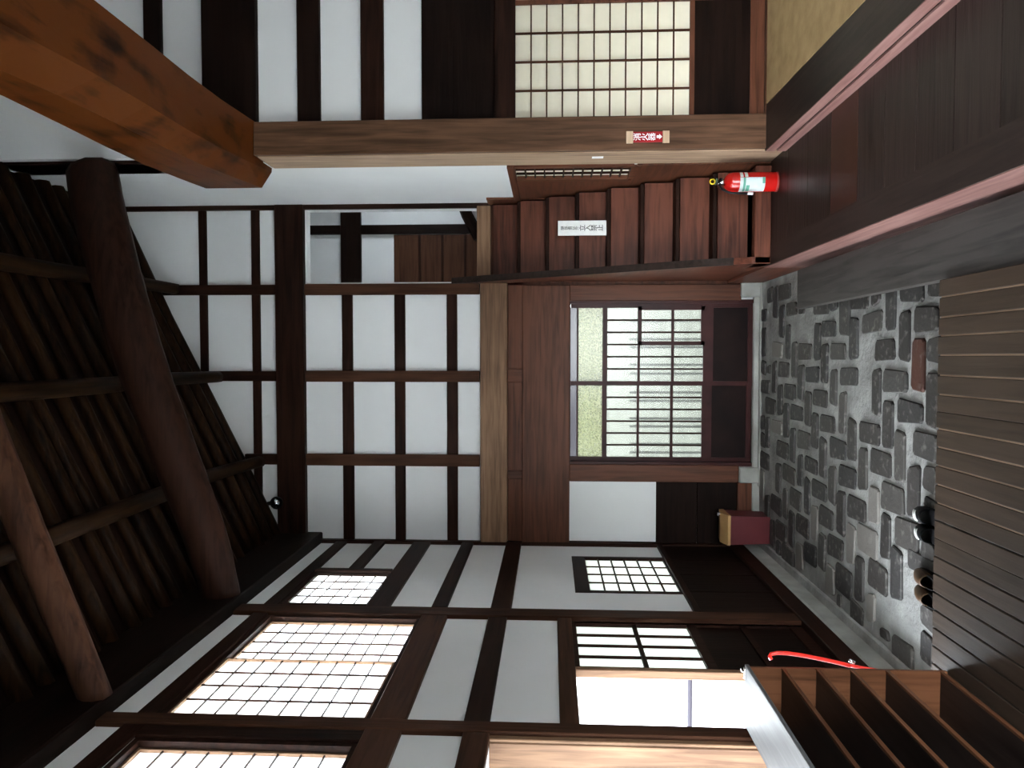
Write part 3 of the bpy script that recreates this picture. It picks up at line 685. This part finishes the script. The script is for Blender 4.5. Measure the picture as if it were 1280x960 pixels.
# extinguisher notice on the main post
a, b = onY(783, 179, YF-.012), onY(837, 163, YF-.012)
x0, x1, z0, z1 = a.x, b.x, b.z, a.z; cx = (x0+x1)/2; yy = YF-.014
es = empty('extinguisher_sign', (cx, yy, z0), 'small red sign with white Japanese letters and down arrow on the main post', 'sign')
Hh = z1-z0
MB().box(x0, x1, yy+.004, yy+.013, z0, z0+Hh*.155, .001).build('wooden_end', wood('light','X'), es); MB().box(x0, x1, yy+.004, yy+.013, z1-Hh*.155, z1, .001).build('wooden_end', wood('light','X'), es)
MB().box(x0+.006, x1-.006, yy+.002, yy+.013, z0+Hh*.16, z1-Hh*.16, .001).build('red_plate', plain('sign_red', (.27,.008,.012), .4, 0, .2), es)
cs = Hh*.185; zc = z1-Hh*.245; chars = [(c, cs, (0, zc-i*Hh*.172)) for i, c in enumerate('消火器')]
WHT = plain('sign_white', (.85,.85,.88), .5)
text_mesh(chars, lambda x, zz: Vector((cx+x, yy+.0008, zz)), WHT, 'lettering', es)
za = zc-3*Hh*.172; q = Hh*.06
MB().prism([(cx-q*.5, yy+.0005, za+q), (cx+q*.5, yy+.0005, za+q), (cx+q*.5, yy+.0005, za), (cx+q*1.05, yy+.0005, za), (cx, yy+.0005, za-q*1.1), (cx-q*1.05, yy+.0005, za), (cx-q*.5, yy+.0005, za)], (0,.002,0)).build('arrow', WHT, es)
t1, t2 = onX(740, 197, XR-.008), onX(754, 197, XR-.008)
tg = MB().box(XR-.010, XR-.006, t1.y-.022, t1.y+.022, t2.z, t1.z, .0005).build('paper_tag', WHT)
tag(tg, 'tiny white paper tag stuck on the side of the main post', 'tag')

# ------------------------------------------------------------------ fire extinguisher
e0 = onZ(973, 226, RFLOOR); ex, ey = e0.x, e0.y+.03
fe = empty('fire_extinguisher', (ex, ey, RFLOOR), 'red fire extinguisher with black hose standing beside the stairs', 'fire extinguisher')
RED = plain('extinguisher_red', (.42,.008,.006), .25); R0 = .072; z = RFLOOR
MB().lathe([(R0*.93,z+.0),(R0,z+.012),(R0,z+.335),(R0*.9,z+.355),(R0*.6,z+.378),(R0*.3,z+.388)], (ex,ey,0), 28).build('cylinder', RED, fe, True)
MB().lathe([(R0*1.01,z-.0),(R0*1.02,z+.014),(R0*1.0,z+.018)], (ex,ey,0), 28).build('foot_ring', plain('extinguisher_foot', (.25,.02,.015), .4), fe, True)
vv = MB().lathe([(.020,z+.386),(.022,z+.40),(.017,z+.415),(.020,z+.43),(.013,z+.44)], (ex,ey,0), 16).build('valve', plain('chrome', (.75,.75,.77), .2, 1), fe, True)
mb = MB(); rr = R0*1.012
def arc(mb, a0, a1, z0, z1, r=rr, n=10):
    lo = [Vector((ex+r*math.cos(math.radians(a0+(a1-a0)*i/n)), ey+r*math.sin(math.radians(a0+(a1-a0)*i/n)), z0)) for i in range(n+1)]
    hi = [Vector((p.x, p.y, z1)) for p in lo]
    A = [mb.bm.verts.new(p) for p in lo]; B = [mb.bm.verts.new(p) for p in hi]
    for i in range(n): mb.bm.faces.new((A[i], A[i+1], B[i+1], B[i]))
    return mb
lbl = arc(MB(), 190, 285, z+.105, z+.285).build('label', plain('label_white', (.50,.57,.56), .4), fe)
for a0, a1, za, zb_ in ((190,285,.245,.262),(195,240,.215,.24),(250,285,.105,.125)): arc(MB(), a0, a1, z+za, z+zb_, rr+.0007).build('label_print', plain('label_green', (.08,.28,.20), .4), lbl)
for za, zb_ in ((.262,.283),(.228,.25)): arc(MB(), 288, 330, z+za, z+zb_).build('side_label', plain('label_white', (.8,.8,.8)), fe)
BLK = plain('black_rubber', (.008,.008,.009), .5, 0, .15)
MB().prism([(ex-.012,ey-.09,z+.418),(ex+.012,ey-.09,z+.418),(ex+.010,ey+.05,z+.432),(ex-.010,ey+.05,z+.432)], (0,0,.010)).build('carry_handle', BLK, fe)
MB().prism([(ex-.011,ey-.085,z+.452),(ex+.011,ey-.085,z+.452),(ex+.010,ey+.03,z+.440),(ex-.010,ey+.03,z+.440)], (0,0,.010)).build('lever', plain('lever_green', (.02,.06,.04), .4), fe)
mb = MB(); rg = [(ex+.018*math.cos(t), ey-.03, z+.478+.018*math.sin(t)) for t in [i*2*math.pi/14 for i in range(15)]]
mb.tube(rg, .005, 6).build('pull_ring', plain('safety_yellow', (.85,.62,.03), .4), vv, True)
hs = MB().tube([(ex-.02,ey-.02,z+.425),(ex-.06,ey-.04,z+.41),(ex-.086,ey-.05,z+.36),(ex-.093,ey-.05,z+.28),(ex-.093,ey-.045,z+.215)], .0085, 8).build('hose', BLK, fe, True)
MB().lathe([(.008,z+.185),(.012,z+.19),(.011,z+.22),(.008,z+.23)], (ex-.093,ey-.045,0), 12).build('nozzle', plain('nozzle_grey', (.6,.6,.62), .4), hs, True)

# ------------------------------------------------------------------ step plank and duckboard
pl = empty('step_plank', (.52, 3.3, 0), 'long grey weathered plank step beside the raised floor', 'step')
xl0, xl1 = .36, .62
MB().box(xl0, xl1+.03, .3, 5.62, .125, .17, .006).build('plank', wood('plank','Y'), pl)
for y in (1.2, 3.3, 5.3): MB().box(xl0+.05, xl1, y, y+.07, 0, .126).build('bearer', wood('dark','X'), pl)
db = empty('duckboard', (-.5, 2.0, 0), 'wide slatted wooden duckboard platform over the stone floor', 'duckboard')
gp = [349.5,372,397,420,444,469,493,514.5,536,559,582,606,629,651,674,697,719,743,765,788,811.6,834,857,880,903]
YE = onZ(1172, 450, BW).y
for i, (a, b) in enumerate(zip(gp, gp[1:])):
    xa, xb = onZ(1172, b, BW).x, onZ(1172, a, BW).x
    ga = .001 if b in (514.5, 674) else .004; gb = .001 if a in (514.5, 674) else .004
    MB().box(xa+ga, xb-gb, .3, YE+random.uniform(-.003,.003), BW-.022, BW-random.uniform(0,.0015), .002).build('slat', wood('slat','Y'), db)
for b in (372,397,420,444,469,493,536,559,582,606,629):  # pale strips set in these gaps stand in for light glinting through
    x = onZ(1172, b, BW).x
    MB().box(x-.0038, x+.0038, .3, YE-.01, BW-.016, BW-.007).build('gap_glint', wood('postside','Y'), db)
for y in (3.36, 2.7, 2.0, 1.3, .6): MB().box(-1.68, .34, y, y+.06, .10, BW-.0225).build('batten', wood('light','X'), db)
for x in (-1.6, -.9, -.2, .28): MB().box(x, x+.06, .3, 3.42, 0, .10).build('bearer', wood('dark','Y'), db)

# ------------------------------------------------------------------ shoe shelf on the left
YS, XS0, XS1, ZS0, ZS1 = 3.41, -1.70, -1.42, BW+.002, 1.10
sh = empty('shoe_shelf', (-1.56, 2.3, ZS0), 'low brown open shoe shelf with pale top along the left wall', 'shelf')
SY0 = 1.2
MB().box(XS0, XS1+.004, SY0, YS+.012, ZS1-.018, ZS1, .003).build('top_board', wood('shelftop','Y'), sh)
for y_ in (YS-.018, (YS+SY0)/2, SY0): MB().box(XS0, XS1, y_, y_+.018, ZS0, ZS1-.018, .002).build('side_panel', wood('shelf','Z'), sh)
MB().box(XS0, XS0+.006, SY0+.018, YS-.018, ZS0, ZS1-.018).build('back_panel', wood('dark','Z'), sh)
for z_ in (.941, .786, .634, .476, .235):
    for ya, yb2 in ((SY0+.0185, (YS+SY0)/2-.0005), ((YS+SY0)/2+.0185, YS-.0185)):
        MB().box(XS0+.007, XS1-.012, ya, yb2, z_-.016, z_, .002).build('shelf_board', wood('floor','Y'), sh)
        MB().box(XS1-.012, XS1, ya, yb2, z_-.017, z_+.001, .001).build('shelf_edge', wood('shelf','Y'), sh)
cl = empty('metal_clip', (XS1-.02, YS-.03, ZS1), 'small silver metal clip lying on the pale shelf top', 'clip')
c = onZ(943, 830, ZS1)
MB().box(XS1-.06, XS1-.01, YS-.01, YS+.008, ZS1, ZS1+.006, .001).build('plate', plain('chrome', (.75,.75,.77), .2, 1), cl)
MB().tube([(XS1-.03,YS,ZS1+.006),(XS1-.025,YS,ZS1+.018),(XS1-.012,YS,ZS1+.02)], .003, 6).build('catch', plain('chrome', (.75,.75,.77), .2, 1), cl)
# red cane leaning behind the shelf
yc = YS+.06
pts = [onY(p, q, yc) for p, q in ((964,824),(962,820.5),(964,817.5),(972,816),(985,816.5),(1005,819.5),(1028,824),(1050,829),(1062,832))]
tail = Vector((pts[-1].x-.06, yc, BW+.022))
cn = empty('red_cane', (tail.x, yc, BW), 'thin red hooked cane leaning behind the shoe shelf', 'cane')
MB().tube(pts, .0095, 8).build('shaft', plain('cane_red', (.75,.03,.02), .3), cn, True)
MB().tube([pts[-1], pts[-1]+(tail-pts[-1])*.5, tail], .008, 8).build('lower_shaft', plain('cane_red', (.75,.03,.02), .3), cn, True)
MB().tube([tail, Vector((tail.x-.002, yc, BW+.001))], .011, 8).build('ferrule', BLK, cn, True)
k = onY(1065, 828.5, yc)
MB().tube([k+Vector((.0,0,-.012)), k+Vector((.012,0,.012))], .008, 8).build('collar', plain('chrome', (.75,.75,.77), .2, 1), cn, True)

# ------------------------------------------------------------------ red box in the far corner
bx0, bx1 = onY(930, 681, 6.78).x, onY(930, 645, 6.78).x
rb = empty('waste_box', ((bx0+bx1)/2, 6.9, 0), 'dark red box with tan lid in the corner by the back wall', 'box')
DR_ = noisy('box_red', (.075,.010,.014), (.11,.018,.022), 3, .45)
MB().loft([[Vector((bx0+.01,6.78,0.002)),Vector((bx1-.01,6.78,0.002)),Vector((bx1-.01,7.04,0.002)),Vector((bx0+.01,7.04,0.002))],[Vector((bx0,6.77,.36)),Vector((bx1,6.77,.36)),Vector((bx1,7.05,.36)),Vector((bx0,7.05,.36))]]).build('body', DR_, rb)
MB().prism([(bx0-.005,6.765,.36),(bx0-.005,6.765,.385),(bx0-.005,6.9,.425),(bx0-.005,7.06,.40),(bx0-.005,7.06,.36)], (bx1-bx0+.01,0,0)).build('lid', noisy('tan_board', (.34,.19,.07), (.45,.27,.11), 4, .5), rb)
MB().box(bx1-.03, bx1+.005, 6.90, 6.94, .425, .45, .004).build('catch', plain('chrome', (.75,.75,.77), .2, 1), rb)

# ------------------------------------------------------------------ footwear
def foot_outline(t, L, W): # half-widths along a sole, t 0 heel .. 1 toe
    return W*(.40+.10*math.sin(t*math.pi)+.22*max(0, t-.35)**.8) * (min(1, math.sqrt(max(0, 1-((t-.5)/.5)**6)))+.001)
def slipper(name, px, py, L, W, ang, mats, label, group, kind):
    p = onZ(px, py, .015); root = empty(name, (0,0,0), label, 'shoe', group)
    n = 14
    up_, so_ = mats
    def ring(z, sc): 
        lft = [(-foot_outline(i/n, L, W)*sc, (i/n-.5)*L*sc, z) for i in range(n+1)]; rgt = [(foot_outline(i/n, L, W)*sc, (i/n-.5)*L*sc, z) for i in range(n, -1, -1)]
        return [Vector(v) for v in lft+rgt]
    MB().loft([ring(0,.96), ring(.012,1), ring(.024,1), ring(.027,.97)]).build('sole', so_, root)
    v = MB(); rows = []
    t0 = .40 if kind == 'sandal' else .36
    for i in range(9):
        t = t0+(.985-t0)*i/8 if kind != 'sandal' else t0+(.86-t0)*i/8
        hw = foot_outline(t, L, W)*.97; hgt = (.062*(1-((t-t0)/(1-t0))**2*.72))
        rows.append([Vector((hw*math.cos(a), (t-.5)*L, .024+hgt*max(0, math.sin(a))**.75)) for a in [math.pi*k/10 for k in range(11)]])
    v.loft(rows, cap=False, closed=False)
    vo = v.build('upper', up_, root, True)
    sm = vo.modifiers.new('thick', 'SOLIDIFY'); sm.thickness = .004
    if kind == 'sandal':
        for t in (.58, .70):
            hw = foot_outline(t, L, W)*.99; hgt = .062*(1-((t-t0)/(1-t0))**2*.72)+.003
            MB().tube([Vector((hw*math.cos(a), (t-.5)*L+.02*math.cos(a), .024+hgt*max(0,math.sin(a))**.75)) for a in [math.pi*(.30+.40*k/8) for k in range(9)]], .007, 6, .5).build('stripe', plain('stripe_white', (.75,.75,.72), .5), root, True)
    else:
        hb_ = MB(); rws = []
        for i in range(7):
            t = .02+.36*i/6; hw = foot_outline(t, L, W)*.97; hh = .050
            rws.append((hw, (t-.5)*L, hh))
        hb_.loft([[Vector((-a, y_, .024)) for a, y_, h_ in rws][::-1]+[Vector((a, y_, .024)) for a, y_, h_ in rws], [Vector((-a, y_, h_)) for a, y_, h_ in rws][::-1]+[Vector((a, y_, h_)) for a, y_, h_ in rws]], cap=False, closed=False)
        ho = hb_.build('heel_counter', BLK, root, True); s2 = ho.modifiers.new('thick', 'SOLIDIFY'); s2.thickness = .005
    root.location = (p.x, p.y, .012); root.rotation_euler = (0,0,ang)
    return root
LEATH = noisy('brown_leather', (.045,.022,.010), (.085,.045,.021), 12, .45); GLOSS = plain('glossy_black', (.004,.004,.005), .5, 0, .12)
g1, g2 = 'black sandals by the duckboard', 'brown shoes by the duckboard'
slipper('sandal', 1166, 645.5, .25, .078, .06, (GLOSS, BLK), 'black striped sandal of the pair, the one away from the brown shoes', g1, 'sandal')
slipper('sandal', 1168, 669, .25, .078, .0, (GLOSS, BLK), 'black striped sandal of the pair, the one next to the brown shoes', g1, 'sandal')
slipper('slip_on_shoe', 1166, 725, .25, .074, .0, (LEATH, BLK), 'brown slip-on shoe of the pair, the one next to the black sandals', g2, 'shoe')
slipper('slip_on_shoe', 1167, 747, .25, .074, -.04, (LEATH, BLK), 'brown slip-on shoe of the pair, the one away from the black sandals', g2, 'shoe')

# ------------------------------------------------------------------ clip lamp on the gable
c = onY(346, 628, YB-.12)
lp = empty('clip_lamp', (c.x, c.y, zb1), 'small black clip lamp with silvered bulb on the main beam', 'lamp')
MB().box(c.x-.025, c.x+.025, YB-.075, YB-.02, zb1, zb1+.03, .004).build('clamp', BLK, lp)
MB().tube([(c.x-.005,YB-.08,c.z+.03),(c.x-.02,YB-.07,c.z+.09),(c.x-.035,YB-.05,c.z+.15)], .02, 8).build('arm', BLK, lp, True)
MB().tube([(c.x-.075,YB-.03,c.z+.07),(c.x-.085,YB-.03,c.z+.02),(c.x-.06,YB-.03,c.z-.03)], .009, 6).build('cable', plain('grey_cable', (.25,.25,.25), .4), lp, True)
MB().tube([(c.x-.0,YB-.05,zb1+.03),(c.x-.03,YB-.06,zb1+.08),(c.x-.035,YB-.07,c.z+.055)], .012, 8).build('stem', BLK, lp, True)
Q = Matrix.Rotation(math.radians(65), 4, 'X') @ Matrix.Rotation(math.radians(0), 4, 'Y')
hd = MB().lathe([(.012,.075),(.028,.07),(.036,.02),(.062,-.035),(.062,-.040),(.056,-.038),(.03,.01)], (0,0,0), 20)
bmesh.ops.transform(hd.bm, matrix=Matrix.Translation((c.x, c.y+.02, c.z+.01)) @ Matrix.Rotation(math.radians(-70), 4, 'X'), verts=hd.bm.verts)
hd.build('shade', GLOSS, lp, True)
bl = MB(); bmesh.ops.create_uvsphere(bl.bm, u_segments=16, v_segments=10, radius=.046)
bmesh.ops.transform(bl.bm, matrix=Matrix.Translation((c.x, c.y-.02, c.z)), verts=bl.bm.verts)
bl.build('bulb', plain('silvered_bulb', (.8,.8,.82), .08, 1), lp, True)
